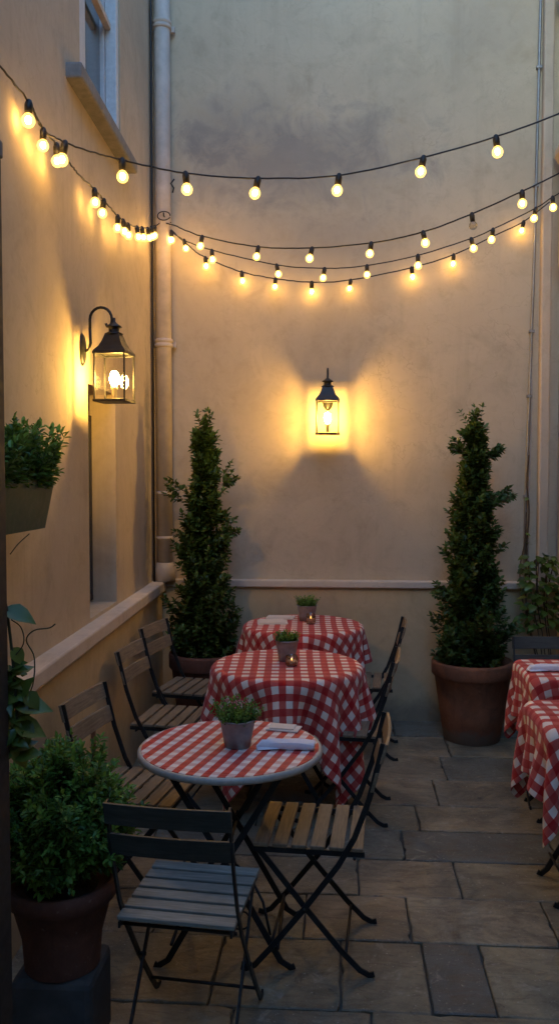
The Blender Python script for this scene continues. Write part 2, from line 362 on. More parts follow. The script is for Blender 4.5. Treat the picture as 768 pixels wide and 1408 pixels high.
# ------------------------------------------------------------------ walls
def wall_panel(b, y0, y1, z0, z1, holes, x=0.0, depth=.150):
    """wall sheet in the plane x = const with real openings and reveals; rest of the body behind"""
    ys = sorted({y0, y1, *[h[0] for h in holes], *[h[1] for h in holes]}); zs = sorted({z0, z1, *[h[2] for h in holes], *[h[3] for h in holes]})
    def hole(ya, za): return any(h[0] <= ya < h[1] and h[2] <= za < h[3] for h in holes)
    for ya, yb in zip(ys, ys[1:]):
        for za, zb in zip(zs, zs[1:]):
            if not hole(ya, za): b.quad((x, ya, za), (x, yb, za), (x, yb, zb), (x, ya, zb))
    for h in holes:
        a, c, d, e = h[:4]; X = x - depth
        b.quad((X, c, d), (X, c, e), (x, c, e), (x, c, d)); b.quad((x, a, d), (x, a, e), (X, a, e), (X, a, d))
        b.quad((X, a, e), (X, c, e), (x, c, e), (x, a, e)); b.quad((X, a, d), (x, a, d), (x, c, d), (X, c, d))
    b.quad((x - .4, y0, z0), (x - .4, y0, z1), (x - .4, y1, z1), (x - .4, y1, z0))
    b.quad((x, y0, z1), (x, y1, z1), (x - .4, y1, z1), (x - .4, y0, z1))
HOL = [(4.19, 4.78, 1.02, 2.22), (4.10, 4.97, 3.66, 5.9)]
LW = empty('house_wall', (-1.135, 0, 0), R(1.66), 'tall cream plastered house wall on the left with a high sash window', 'house wall')
b = MB(); wall_panel(b, -2.6, 6.1, 0.93, 7.2, HOL); b.build('wall', 'wall_left', LW)
b = MB(); b.box(-.2, .055, -2.6, 5.98, -.02, .925); b.build('lower_wall', 'wall_dado', LW, .006)
b = MB(); b.box(-.20, .088, -2.6, 5.97, .927, 1.0); b.build('ledge', 'ledge_paint', LW, .01)
b = MB(); b.box(.052, .058, 3.98, 4.06, .36, .50); b.build('wall_vent', 'brown_wood', LW)
# recessed narrow window low down
wn = MB(); wn.box(-.149, -.137, 4.195, 4.24, 1.03, 2.10); wn.box(-.149, -.137, 4.745, 4.775, 1.03, 2.10); wn.box(-.149, -.137, 4.24, 4.745, 1.03, 1.07); wn.box(-.149, -.137, 4.24, 4.745, 2.06, 2.10)
wf = wn.build('window', 'dark_timber', LW, .003)
b = MB(); b.box(-.146, -.142, 4.24, 4.745, 1.07, 2.06); b.build('pane', 'window_glass', wf)
# high sash window
wn = MB()
Y0, Y1, Z0, Z1 = 4.11, 4.96, 3.68, 5.89
for (xa, xb, wd) in ((-.07, -.006, .06), (-.12, -.072, .085)):
    wn.box(xa, xb, Y0 if wd < .08 else Y0 + .06, Y0 + wd + (.06 if wd < .08 else .13), Z0, Z1); wn.box(xa, xb, Y1 - wd, Y1, Z0, Z1); wn.box(xa + .001, xb - .001, Y0 + wd + .06, Y1 - wd, Z0, Z0 + wd); wn.box(xa + .001, xb - .001, Y0 + wd + .06, Y1 - wd, Z1 - wd, Z1)

wf = wn.build('window', 'paint_white', LW, .004)
b = MB(); b.box(-.105, -.095, Y0 + .085, Y1 - .085, Z0 + .085, Z1 - .085); b.build('pane', 'window_glass', wf)
b = MB(); b.box(-.071, -.035, Y0 + .12, Y1 - .062, 4.34, 4.375); b.build('glazing_bar', 'warm_wood', wf, .003)
b = MB(); b.box(-.10, .075, 3.86, 5.10, 3.585, 3.66); b.build('window_sill', 'sill_stone', LW, .012)

BW = empty('courtyard_wall', (0, 6, 0), 0, 'tall weathered cream wall closing the back of the courtyard behind the wall lamp', 'courtyard wall')
b = MB()
def grid_wall(b, x0, x1, z0, z1, y):
    nx, nz = 14, 24; vs = []; fs = []
    r = random.Random(4)
    for j in range(nz + 1):
        for i in range(nx + 1):
            vs.append((x0 + (x1 - x0) * i / nx, y + (0 if i in (0, nx) else r.uniform(-.003, .003)), z0 + (z1 - z0) * j / nz))
    for j in range(nz):
        for i in range(nx): a = j * (nx + 1) + i; fs.append((a, a + 1, a + nx + 2, a + nx + 1))
    b.add(vs, fs, True)
grid_wall(b, -1.8, 2.0, .98, 7.2, 0.0); b.box(-1.8, 2.0, .02, .35, -.02, 7.19)
b.build('wall', 'wall_back', BW)
b = MB(); b.box(-1.35, 1.62, -.035, .02, -.02, .956); b.build('lower_wall', 'wall_dado', BW)
b = MB(); b.box(-1.35, 1.62, -.075, .02, .958, 1.008); b.build('ledge', 'ledge_paint', BW, .008)
b = MB(); b.box(1.405, 1.475, -.06, .02, 1.008, 7.1); b.build('pilaster', 'trim_stone', BW, .012)

RX = 1.545
RWo = empty('side_building', (0, 0, 0), 0, 'pale side building with stone window hood at the right edge', 'building')
b = MB(); b.box(RX, RX + .35, -2.6, 6.0, -.02, 6.6); b.build('wall', 'wall_right', RWo)
b = MB(); b.box(RX - .03, RX + .02, 5.42, 5.50, 3.16, 3.86); b.box(RX - .05, RX + .02, 5.80, 5.86, 3.16, 3.86); b.box(RX - .03, RX + .02, 5.42, 5.86, 3.10, 3.158)
b.build('window_surround', 'trim_stone', RWo, .008)
b = MB(); b.box(RX - .02, RX + .0, 5.50, 5.80, 3.17, 3.86); b.build('pane', 'window_glass', RWo)
for (zc) in (3.865, 4.92):
    b = MB()
    vs = [(RX + .02, zc), (RX - .05, zc), (RX - .075, zc + .05), (RX - .075, zc + .09), (RX - .05, zc + .13), (RX + .02, zc + .26)]
    yy = (5.36, 5.90); P_ = [(x, y, z) for y in yy for x, z in vs]; n = len(vs)
    b.add(P_, [tuple(range(n)), tuple(range(2 * n - 1, n - 1, -1))] + [((i + 1) % n, i, i + n, (i + 1) % n + n) for i in range(n)])
    b.build('window_hood', 'trim_stone', RWo, .008)
b = MB(); b.box(RX - .045, RX + .01, 5.50, 5.60, 0, 2.1); b.box(RX - .045, RX + .01, 4.70, 4.80, 0, 2.1); b.box(RX - .045, RX + .01, 4.70, 5.60, 2.102, 2.20)
d = b.build('door_frame', 'brown_wood', RWo, .006)
b = MB(); b.box(RX - .02, RX + .01, 4.80, 5.50, .02, 2.10); b.build('door', 'dark_timber', d)
b = MB(); b.box(-1.6, 1.9, -2.9, -2.6, -.02, 4.8)  # unseen wall added behind the camera, height tuned to block sky light
tag(b.build('added_rear_wall', 'wall_right'), 'unseen plain wall added behind the viewer, its height set to block sky light', 'courtyard wall')

# drainpipe in the corner
DP = empty('drainpipe', (-1.222, 5.905, 0), 0, 'thick cream painted drainpipe running up the left back corner', 'drainpipe')
b = MB(); b.lathe([(.056, 1.004), (.056, 7.1)], 24); b.build('pipe', 'pipe_paint', DP)
for z in (4.86, 2.66, 1.62, 1.30):
    b = MB(); b.lathe([(.057, z), (.066, z + .004), (.067, z + .022), (.060, z + .028), (.060, z + .034), (.067, z + .040), (.066, z + .058), (.057, z + .062)] if z > 2 else [(.057, z), (.062, z + .004), (.062, z + .02), (.057, z + .024)], 24, cap=False)
    if z > 2: b.box(-.08, .08, .05, .075, z + .01, z + .05)
    b.build('collar', 'pipe_paint', DP)
b = MB(); b.lathe([(.056, 1.0), (.075, 1.003), (.075, 1.09), (.060, 1.13), (.056, 1.135)], 24); b.build('shoe', 'pipe_paint', DP)
b = MB(); b.tube([(-1.288, 5.86, 1.0), (-1.289, 5.86, 3), (-1.291, 5.865, 5), (-1.288, 5.86, 7.1)], .007, 6)  # thin black upright tube in the corner beside the drainpipe
tag(b.build('cable', 'cable_black'), 'thin black line running down the corner beside the drainpipe', 'cable')
# conduit on the right of the back wall
CD = empty('conduit', (0, 0, 0), 0, 'thin grey metal conduit down the right side of the back wall', 'conduit')
b = MB(); b.tube([(1.385, 5.98, 7.0), (1.385, 5.98, 5.0), (1.365, 5.98, 3.4), (1.345, 5.98, 2.4), (1.325, 5.98, 1.55), (1.325, 5.98, 1.03)], .010, 8)
b.build('pipe', 'grey_metal', CD)
b = MB(); b.tube([(1.355, 5.985, 3.2), (1.358, 5.985, 2.2), (1.345, 5.985, 1.4), (1.35, 5.985, 1.02)], .005, 6); b.build('wire', 'pipe_paint', CD)
for z, x in ((4.55, 1.38), (3.75, 1.369), (2.75, 1.352), (2.3, 1.343), (1.6, 1.326)):
    b = MB(); b.box(x - .018, x + .018, 5.967, 6.0, z, z + .02); b.build('clip', 'grey_metal', CD, .002)
# dark post at the left edge
PO = empty('timber_post', (0, 0, 0), 0, 'dark timber post at the left edge carrying a climber', 'post')
b = MB(); b.box(-.885, -.790, 1.88, 1.96, 0, 2.50); b.build('shaft', 'dark_timber', PO, .004)
b = MB(); b.box(-.89, -.787, 1.875, 1.965, 2.50, 2.54); b.build('cap', 'sill_stone', PO, .004)

# ------------------------------------------------------------------ wall lanterns
def make_lantern():
    root = empty('wall_lantern'); M = 'black_metal'; cx = .168
    b = MB(); b.lathe([(.001, 0), (.042, 0), (.047, .006), (.040, .014), (.030, .018), (.001, .024)], 28, cap=False)
    b.v = [(z, x * .85, y * 1.75) for x, y, z in b.v]; b.build('back_plate', M, root)
    b = MB(); b.tube([(.015, 0, -.01), (.040, 0, .0), (.048, 0, .03), (.046, 0, .10)], .0075, 8)
    pts = [(.046, 0, .10)] + [(.102 - .056 * math.cos(a), 0, .145 + .058 * math.sin(a)) for a in [R(x) for x in range(0, 181, 18)]] + [(.156, 0, .125), (.145, 0, .108), (.132, 0, .112), (.128, 0, .124)]
    b.tube(pts, .0072, 8); b.build('arm', M, root)
    h = .075
    b = MB()  # flared roof: square lathe
    b.lathe([(h * 1.55, -.024), (h * 1.50, -.016), (h * 1.12, .008), (h * .88, .034), (h * .70, .062), (h * .62, .072)], 4, (cx, 0, 0), False, sq=True)
    b.lathe([(.040, .066), (.046, .072), (.030, .080), (.026, .082), (.026, .100), (.040, .104), (.036, .110), (.018, .122), (.008, .132), (.008, .150)], 18, (cx, 0, 0)); b.build('roof', M, root)
    b = MB()
    for sx in (-1, 1):
        for sy in (-1, 1): b.box(cx + sx * h - .0042, cx + sx * h + .0042, sy * h - .0042, sy * h + .0042, -.25, -.03)
    for z0, z1 in ((-.262, -.250), (-.032, -.024)):
        for s in (-1, 1):
            b.box(cx - h - .007, cx + h + .007, s * h - .008, s * h + .008, z0, z1); b.box(cx + s * h - .008, cx + s * h + .008, -h + .009, h - .009, z0, z1)
    b.box(cx - h + .009, cx + h - .009, -h + .009, h - .009, -.262, -.255)
    b.build('frame', M, root, .0015)
    for a in range(4):
        b = MB(); Mx = Matrix.Translation((cx, 0, 0)) @ Matrix.Rotation(a * math.pi / 2, 4, 'Z'); b.add([Mx @ Vector(p) for p in ((h, -h + .006, -.25), (h, h - .006, -.25), (h, h - .006, -.032), (h, -h + .006, -.032))], [(0, 1, 2, 3)])
        b.build('pane', 'pane_glass', root)
    b = MB(); b.lathe([(.012, -.255), (.012, -.20), (.017, -.198), (.017, -.185), (.008, -.184)], 14, (cx, 0, 0)); b.build('lamp_holder', 'wax', root)
    b = MB(); b.sphere((cx, 0, -.145), .024, 14, 10, sz=1.6); b.build('bulb', 'lantern_glow', root)
    return root
L1 = make_lantern(); L1.location = (-1.255, 4.08, 2.375); L1.rotation_euler = (0, 0, R(-4))
tag(L1, 'black gooseneck lantern glowing on the left house wall', 'wall lantern', 'wall lanterns')
L2 = copy_tree(L1); L2.location = (-.062, 6.0, 2.30); L2.rotation_euler = (0, 0, R(-90)); L2['label'] = 'black lantern glowing on the back wall between the two tall shrubs'

# ------------------------------------------------------------------ string lights
STR = {
 's1': [(-1.25, 2.85, 3.29), (-1.211, 3.0, 3.227), (-1.179, 3.2, 3.185), (-1.169, 3.33, 3.134), (-1.12, 3.45, 3.128), (-1.041, 3.6, 3.142), (-0.946, 3.7, 3.146), (-0.691, 3.85, 3.136), (-0.367, 3.95, 3.14), (0.009, 4.05, 3.18), (0.411, 4.1, 3.273), (0.749, 4.1, 3.36), (1.042, 4.1, 3.46), (1.445, 4.05, 3.605)],
 'w': [(-1.179, 3.2, 3.18), (-1.169, 3.33, 3.134), (-1.173, 3.5, 3.14), (-1.179, 3.68, 3.138), (-1.183, 3.83, 3.134), (-1.187, 4.1, 3.159), (-1.188, 4.27, 3.162), (-1.19, 4.55, 3.167), (-1.196, 4.8, 3.198), (-1.205, 5.05, 3.255), (-1.229, 5.45, 3.364), (-1.235, 5.7, 3.451), (-1.229, 5.89, 3.532), (-1.162, 5.89, 3.531)],
 's2': [(-1.229, 5.89, 3.532), (-1.119, 5.8, 3.483), (-0.879, 5.5, 3.32), (-0.483, 5.2, 3.165), (-0.146, 5.0, 3.097), (0.194, 4.85, 3.079), (0.47, 4.7, 3.092), (0.718, 4.6, 3.154), (0.959, 4.5, 3.234), (1.135, 4.45, 3.305), (1.452, 4.3, 3.431)],
 's3': [(-1.219, 5.89, 3.522), (-1.157, 5.89, 3.47), (-1.063, 5.85, 3.397), (-0.854, 5.75, 3.296), (-0.403, 5.65, 3.165), (-0.081, 5.6, 3.124), (0.195, 5.55, 3.126), (0.519, 5.5, 3.173), (0.848, 5.45, 3.259), (0.975, 5.4, 3.301), (1.226, 5.35, 3.41), (1.314, 5.3, 3.459), (1.435, 5.25, 3.513)],
 's4': [(-1.178, 5.89, 3.501), (-1.044, 5.89, 3.378), (-0.926, 5.89, 3.295), (-0.67, 5.89, 3.19), (-0.43, 5.89, 3.14), (-0.176, 5.89, 3.111), (0.096, 5.89, 3.122), (0.516, 5.89, 3.2), (0.804, 5.89, 3.284), (1.098, 5.89, 3.417), (1.278, 5.89, 3.501), (1.429, 5.8, 3.601)],
}

def catmull(P, n=8):
    P = [Vector(p) for p in P]; Q = [P[0] * 2 - P[1]] + P + [P[-1] * 2 - P[-2]]; out = []
    for i in range(1, len(Q) - 2):
        for k in range(n):
            t = k / n; a, b, c, d = Q[i - 1:i + 3]
            out.append(.5 * ((2 * b) + (c - a) * t + (2 * a - 5 * b + 4 * c - d) * t * t + (3 * b - a - 3 * c + d) * t ** 3))
    out.append(P[-1]); return out
_b = MB(); _b.lathe([(.0135, -.041), (.0145, -.010), (.0125, -.003), (.009, .006), (.003, .010)], 12); SOCK = _b
_g = MB(); _g.lathe([(.0005, -.088), (.010, -.086), (.018, -.080), (.0228, -.070), (.0235, -.064), (.0215, -.055), (.016, -.047), (.011, -.041)], 14, cap=False)
def strand(key, label, bulbs, unlit=()):
    pts = STR[key]
    root = empty('string_light', pts[0], 0, label, 'string lights', 'string lights over the courtyard')
    org = Vector(pts[0]); b = MB(); cp = [p - org for p in catmull(pts)]
    r = random.Random(hash(key) % 1 + len(pts)); cp = [p + Vector((r.uniform(-.002, .002),) * 3) for p in cp]
    b.tube(cp, .0042, 6); b.build('cable', 'cable_black', root)
    for i, p in enumerate(bulbs):
        p = Vector(p) - org
        s = bpy.data.objects.new('bulb_socket', strand.sock.data) if strand.sock else None
        if s: COL.objects.link(s)
        else: s = SOCK.build('bulb_socket', 'cable_black'); strand.sock = s
        s.parent = root; s.location = p; s.scale = (1.12,) * 3 if key == 's1' else (r.uniform(.96, 1.05),) * 3; s.rotation_euler = (R(r.uniform(-9, 9)), R(r.uniform(-14, 14)), 0)
        if i in unlit:
            g_ = MB(); g_.v = list(_g.v); g_.f = list(_g.f); g_.sm = list(_g.sm); g_.t = list(_g.t); gl = g_.build('glass_bulb', 'bulb_glass', s); gl['label'] = 'clear unlit glass bulb'
        else:
            for nm, src, mt in (('glass_bulb', _g, 'bulb_shell'), ('filament', _f, 'bulb_glow')):
                if nm in strand.got: gl = bpy.data.objects.new(nm, strand.got[nm].data); COL.objects.link(gl); gl.parent = s
                else: gl = src.build(nm, mt, s); strand.got[nm] = gl
strand.got = {}
_f = MB(); _f.sphere((0, 0, -.062), .0115, 10, 6, sz=1.25)
strand.sock = None
S = STR
strand('s1', 'nearest and highest festoon string with large bulbs spanning the whole courtyard', [S['s1'][i] for i in (2, 4, 6, 7, 8, 9, 10, 11)] )
wb = [S['w'][i] for i in (1, 2, 5, 6, 7, 8, 9, 10, 11)] + [tuple((Vector(S['w'][7]) + Vector(S['w'][8])) / 2), tuple((Vector(S['w'][9]) * .55 + Vector(S['w'][10]) * .45)), tuple(Vector(S['w'][12]) * .5 + Vector(S['w'][13]) * .5), tuple(Vector(S['w'][10]) * .5 + Vector(S['w'][11]) * .5)]
strand('w', 'festoon string running close along the left wall under the high window', wb)
strand('s2', 'middle festoon string from the drainpipe with one unlit bulb', [S['s2'][i] for i in (2, 3, 4, 5, 6, 7, 8)], unlit=(5,))
strand('s3', 'third festoon string down from the drainpipe sagging just above the lowest one', [S['s3'][i] for i in (1, 2, 3, 4, 5, 6, 7, 8, 9, 10, 11)])
S['s4'] = [(x, y + .04, z) for x, y, z in S['s4']]
strand('s4', 'lowest festoon string close against the back wall making golden glows', [S['s4'][i] for i in (2, 3, 4, 5, 6, 7, 8, 10)])
# iron hook and coil of cable on the pipe
HK = empty('hook', (-1.20, 5.84, 3.56), 0, 'small iron hook with a coil of cable on the drainpipe', 'hook')
b = MB(); b.tube([(.045 * math.cos(a), -.01, .03 * math.sin(a)) for a in [R(x) for x in range(0, 350, 20)]], .004, 6); b.build('cable_coil', 'cable_black', HK)
b = MB(); b.tube([(0, .03, .0), (0, -.012, .0), (0, -.02, .02)], .005, 6); b.tube([(.06, .0, .16), (.07, -.005, .19), (.05, -.01, .22), (.075, -.01, .25)], .006, 6); b.build('iron_hook', 'black_metal', HK)
# ------------------------------------------------------------------ folding bistro chairs
def make_chair(mat_slat_back, mat_seat):
    root = empty('bistro_chair'); CM = 'chair_metal'; W_ = .195
    # tall frames: back top -> front foot ; local +y is the way the sitter faces
    prof = [(-.262, .835), (-.245, .76), (-.215, .64), (-.165, .50), (-.11, .40), (.01, .235), (.13, .085), (.185, .022), (.215, .008), (.235, .012)]
    for s in (-1, 1):
        b = MB(); b.tube([(s * W_, y, z) for y, z in prof], .01, flat=(.004, .010, (1, 0, 0))); b.build('back_frame', CM, root, .0015)
        b = MB(); x = s * (W_ - .018); b.tube([(x, .175, .435), (x, .12, .37), (x, .01, .235), (x, -.12, .085), (x, -.185, .022), (x, -.215, .008), (x, -.235, .012)], .01, flat=(.004, .010, (1, 0, 0))); b.build('leg', CM, root, .0015)
        b = MB(); b.tube([(s * (W_ - .026), .01, .235), (s * (W_ + .008), .01, .235)], .0065, 8); b.build('pivot', CM, root)
        b = MB(); b.tube([(s * (W_ - .012), -.20, .437), (s * (W_ - .012), .19, .437)], .01, flat=(.004, .010, (1, 0, 0))); b.build('seat_rail', CM, root, .0015)
    for y, z in ((.13, .085), (-.135, .07), (-.165, .425), (.175, .43)):
        ww = W_ - (.02 if y in (-.135, .175) else 0)
        b = MB(); b.tube([(-ww, y, z), (ww, y, z)], .0055, 8); b.build('stretcher', CM, root)
    b = MB(); r = random.Random(3)
    for i in range(6):
        y0 = -.195 + i * .0665; b.box(-W_ + .002, W_ - .002, y0, y0 + .052, .4475, .461, tint=r.uniform(0, 1))
    b.build('seat', mat_seat, root, .003)
    for z0, y0 in ((.765, -.257), (.665, -.226)):
        b = MB(); n = 8; vs = []
        for i in range(n + 1):
            u = -1 + 2 * i / n; x = u * (W_ + .008); y = y0 - .010 * (1 - u * u) + .002; t = .006; lean = .018
            vs += [(x, y - t, z0), (x, y + t, z0), (x, y + t - lean, z0 + .068), (x, y - t - lean, z0 + .068)]
        fs = [(0, 1, 2, 3), tuple(4 * n + k for k in (3, 2, 1, 0))]
        for i in range(n):
            for k in range(4): fs.append((4 * i + (k + 1) % 4, 4 * i + k, 4 * (i + 1) + k, 4 * (i + 1) + (k + 1) % 4))
        b.add(vs, fs, tint=r.uniform(0, .6)); b.build('backrest_slat', mat_slat_back, root, .002)
    return root
CG = 'folding bistro chairs'
chA = make_chair('slat_dark', 'slat_grey'); chA.location = (-.445, 2.54, 0); chA.rotation_euler = (0, 0, R(-6)); chA.scale = (.92, .96, .99); tag(chA, 'grey painted folding chair with its back to the viewer before the nearest table', 'bistro chair', CG)
chB = make_chair('slat_wood', 'slat_wood'); chB.location = (-.085, 3.06, 0); chB.rotation_euler = (0, 0, R(86)); tag(chB, 'wooden slat folding chair seen side-on at the right of the nearest round table', 'bistro chair', CG)
def chair_copy(src, x, y, rz, label):
    c = copy_tree(src); c.location = (x, y, 0); c.rotation_euler = (0, 0, R(rz)); c['label'] = label
chair_copy(chB, .045, 4.33, 84, 'folding chair tucked in at the right of the middle round table')
chair_copy(chB, .16, 5.30, 86, 'farthest folding chair, at the right of the round table by the back wall')
chair_copy(chB, -.80, 3.40, -99, 'wooden folding chair between the left wall and the nearest round table')
chair_copy(chB, -.85, 4.42, -97, 'wooden folding chair between the left wall and the middle round table')
chair_copy(chB, -.87, 5.06, -101, 'wooden folding chair just in front of the left terracotta pot')
chair_copy(chA, 1.20, 4.62, 180, 'dark folding chair facing the viewer behind the farther square table')
chair_copy(chA, 1.00, 2.68, 4, 'chair at the right edge of which only a curled leg shows')

# ------------------------------------------------------------------ tables
def round_table(x, y, zt, rad, label, printed=False):
    root = empty('bistro_table', (x, y, 0), 0, label, 'table', 'round bistro tables')
    b = MB(); b.lathe([(rad - .02, zt - .025), (rad - .002, zt - .024), (rad + .002, zt - .018), (rad + .002, zt - .006), (rad - .004, zt), (rad - .008, zt + .0015), (rad - .011, zt)], 72)
    b.build('tabletop', 'rim_metal', root)
    for s in (-1, 1):
        for q in (0, 1):
            b = MB(); sy = .20 * s; e = 1 if q else -1
            b.tube([(e * .20, sy * (.9 + .1 * q), zt - .035), (0, sy * (.9 + .1 * q), .38), (-e * .20, sy * (.9 + .1 * q), .03), (-e * .235, sy * (.9 + .1 * q), .008), (-e * .25, sy * (.9 + .1 * q), .014)], .01, flat=(.004, .011, (0, 1, 0)))
            b.build('leg', 'chair_metal', root, .0015)
    for xx, zz in ((.19, .08), (-.19, .08), (0, .38), (.19, zt - .05), (-.19, zt - .05)):
        b = MB(); b.tube([(xx, -.19, zz), (xx, .19, zz)], .006, 8); b.build('stretcher', 'chair_metal', root)
    if printed:
        b = MB()       # scrolled ironwork low between the legs
        for s in (-1, 1):
            b.tube([(0, 0, .36), (s * .02, -.02, .30), (s * .08, -.06, .27), (s * .13, -.10, .20), (s * .16, -.14, .10)], .005, 6)
            b.tube([(s * (.05 + .035 * math.cos(a)), -.12, .14 + .035 * math.sin(a)) for a in [R(k) for k in range(0, 400, 25)]], .0035, 6)
        b.build('scrollwork', 'chair_metal', root)
    return root
T1 = round_table(-.392, 3.075, .74, .342, 'nearest round bistro table with printed gingham top and grey metal rim', True)
n = 64; rr = .330; b = MB(); vs = [(rr * math.cos(2 * math.pi * k / n), rr * math.sin(2 * math.pi * k / n), .7425) for k in range(n)]; vs2 = [(x, y, .7395) for x, y, z in vs]
b.add(vs + vs2, [tuple(range(n))] + [(k, k + n, (k + 1) % n + n, (k + 1) % n) for k in range(n)]); o = b.build('gingham_top', 'cloth_printed', T1)
def set_uv(o, rot=0, off=(0, 0)):
    me = o.data; uv = me.uv_layers.new(name='UVMap'); c, s = math.cos(rot), math.sin(rot)
    for l in me.loops:
        x, y, _ = me.vertices[l.vertex_index].co; uv.data[l.index].uv = (x * c - y * s + off[0] + 5, x * s + y * c + off[1] + 5)
set_uv(o, R(14), (.02, .01))
round_table(-.262, 4.44, .732, .386, 'middle round bistro table hidden under a long gingham cloth')
round_table(-.215, 5.48, .762, .376, 'round bistro table nearest the back wall under a gingham cloth')
def square_table(x0, x1, y0, y1, zt, label):
    root = empty('square_table', ((x0 + x1) / 2, (y0 + y1) / 2, 0), 0, label, 'table', 'square tables at the right'); hx = (x1 - x0) / 2; hy = (y1 - y0) / 2
    b = MB(); b.box(-hx, hx, -hy, hy, zt - .03, zt); b.build('tabletop', 'dark_timber', root, .004)
    for s in (-1, 1):
        for e in (-1, 1):
            b = MB(); y = s * (hy - .07) * (1 if e > 0 else .92)
            b.tube([(e * (hx - .10), y, zt - .035), (0, y, .40), (-e * (hx - .07), y, .03), (-e * (hx - .045), y, .008), (-e * (hx - .03), y, .016)], .01, flat=(.005, .012, (0, 1, 0))); b.build('leg', 'chair_metal', root, .0015)
    for xx in (-hx + .08, hx - .08):
        b = MB(); b.tube([(xx, -hy + .07, .1), (xx, hy - .07, .1)], .006, 8); b.build('stretcher', 'chair_metal', root)
square_table(.855, 1.42, 3.32, 3.74, .742, 'nearer square folding table at the right edge')
square_table(.985, 1.48, 4.16, 4.58, .742, 'farther square folding table on the right, in front of the dark chair')

# ------------------------------------------------------------------ tablecloths: a small position-based cloth run (numpy)
def drape(name, cx, cy, zt, shape, half, rot, label, seed=1, N_=58, steps=200, off=(0, 0), mat='cloth_gingham'):
    rs = np.random.RandomState(seed); hx, hy = half
    nx = N_; ny = int(round(N_ * hy / hx)); u, v = np.meshgrid(np.linspace(-hx, hx, nx), np.linspace(-hy, hy, ny), indexing='ij')
    c, s = math.cos(rot), math.sin(rot)
    X = np.stack([u * c - v * s + off[0], u * s + v * c + off[1], np.full_like(u, zt + .012)], -1); X[..., :2] += rs.uniform(-.0012, .0012, X[..., :2].shape)
    X[..., 2] += .006 * rs.rand(nx, ny)
    V = np.zeros_like(X); dx = 2 * hx / (nx - 1); dy = 2 * hy / (ny - 1)
    cons = []
    for st in (0, 1): cons += [((slice(st, nx - 1, 2), slice(None)), (slice(st + 1, nx, 2), slice(None)), dx, 1.0), ((slice(None), slice(st, ny - 1, 2)), (slice(None), slice(st + 1, ny, 2)), dy, 1.0)]
    dg = math.hypot(dx, dy)
    for a in (0, 1):
        cons.append(((slice(a, nx - 1, 2), slice(0, ny - 1)), (slice(a + 1, nx, 2), slice(1, ny)), dg, .35))
        cons.append(((slice(a, nx - 1, 2), slice(1, ny)), (slice(a + 1, nx, 2), slice(0, ny - 1)), dg, .35))
    for k, l in ((2, .18), (4, .06)):
        for a in range(0, k):
            for st in (0, 1):
                ia = np.arange(a + st * k, nx - k, 2 * k); ja = np.arange(a + st * k, ny - k, 2 * k)
                if len(ia): cons.append(((ia, slice(None)), (ia + k, slice(None)), dx * k, l))
                if len(ja): cons.append(((slice(None), ja), (slice(None), ja + k), dy * k, l))
    # match lengths
    cons2 = []
    for a, b_, L, k in cons:
        sh = min(X[a].shape[0], X[b_].shape[0]), min(X[a].shape[1], X[b_].shape[1]); cons2.append((a, b_, L, k))
    dt = 1 / 60.; th = .009
    for it in range(steps):
        V[..., 2] -= 9.8 * dt; V *= .985; P = X + V * dt
        for q in range(14):
            for a, b_, L, k in cons2:
                A = P[a]; B = P[b_]; m0 = min(A.shape[0], B.shape[0]); m1 = min(A.shape[1], B.shape[1])
                if A.shape != B.shape: continue
                D = B - A; ln = np.sqrt((D * D).sum(-1, keepdims=True)) + 1e-9; cr = D * ((ln - L) / ln) * (.5 * k)
                P[a] = A + cr; P[b_] = B - cr
            if shape[0] == 'disc':
                r_ = np.sqrt((P[..., :2] ** 2).sum(-1)); dist = r_ - shape[1]; nrm = P[..., :2] / (r_[..., None] + 1e-9)
            else:
                qx = np.abs(P[..., 0]) - shape[1]; qy = np.abs(P[..., 1]) - shape[2]; dist = np.maximum(qx, qy)
                useX = qx > qy; nrm = np.zeros_like(P[..., :2]); nrm[..., 0] = np.where(useX, np.sign(P[..., 0]), 0); nrm[..., 1] = np.where(useX, 0, np.sign(P[..., 1]))
            up = zt + th - P[..., 2]; out = th - dist
            inside = (up > 0) & (out > 0) & (P[..., 2] > zt - .06)
            top = inside & (up < out + .0); side = inside & ~top
            P[..., 2] = np.where(top, zt + th, P[..., 2])
            P[..., 0] += np.where(side, nrm[..., 0] * out, 0); P[..., 1] += np.where(side, nrm[..., 1] * out, 0)
            if q == 13:
                on = (dist < 0) & (np.abs(P[..., 2] - zt - th) < .002)
                P[..., 0] = np.where(on, X[..., 0] + (P[..., 0] - X[..., 0]) * .15, P[..., 0]); P[..., 1] = np.where(on, X[..., 1] + (P[..., 1] - X[..., 1]) * .15, P[..., 1])
            P[..., 2] = np.maximum(P[..., 2], .006)
        V = (P - X) / dt; sp = np.sqrt((V * V).sum(-1, keepdims=True)); V *= np.minimum(1, 2.5 / (sp + 1e-9)); X = P
        if it > steps * .6: V *= .93
    vs = X.reshape(-1, 3).tolist(); fs = [(i * ny + j, (i + 1) * ny + j, (i + 1) * ny + j + 1, i * ny + j + 1) for i in range(nx - 1) for j in range(ny - 1)]
    b = MB(); b.add(vs, fs, True); o = b.build(name, mat, None, 0, .0022, 1); o.location = (cx, cy, 0)
    me = o.data; uv = me.uv_layers.new(name='UVMap'); uu = np.stack([u, v], -1).reshape(-1, 2) + 5.0
    idx = np.zeros(len(me.loops), dtype=np.int32); me.loops.foreach_get('vertex_index', idx); uv.data.foreach_set('uv', uu[idx].ravel())
    return tag(o, label, 'tablecloth', 'red and white gingham tablecloths')
drape('tablecloth', -.262, 4.44, .739, ('disc', .400), (.69, .69), R(3), 'long red gingham cloth hanging in a pointed corner over the middle round table', 3)
drape('tablecloth', -.215, 5.48, .769, ('disc', .390), (.60, .60), R(2), 'red gingham cloth on the round table nearest the back wall', 5)
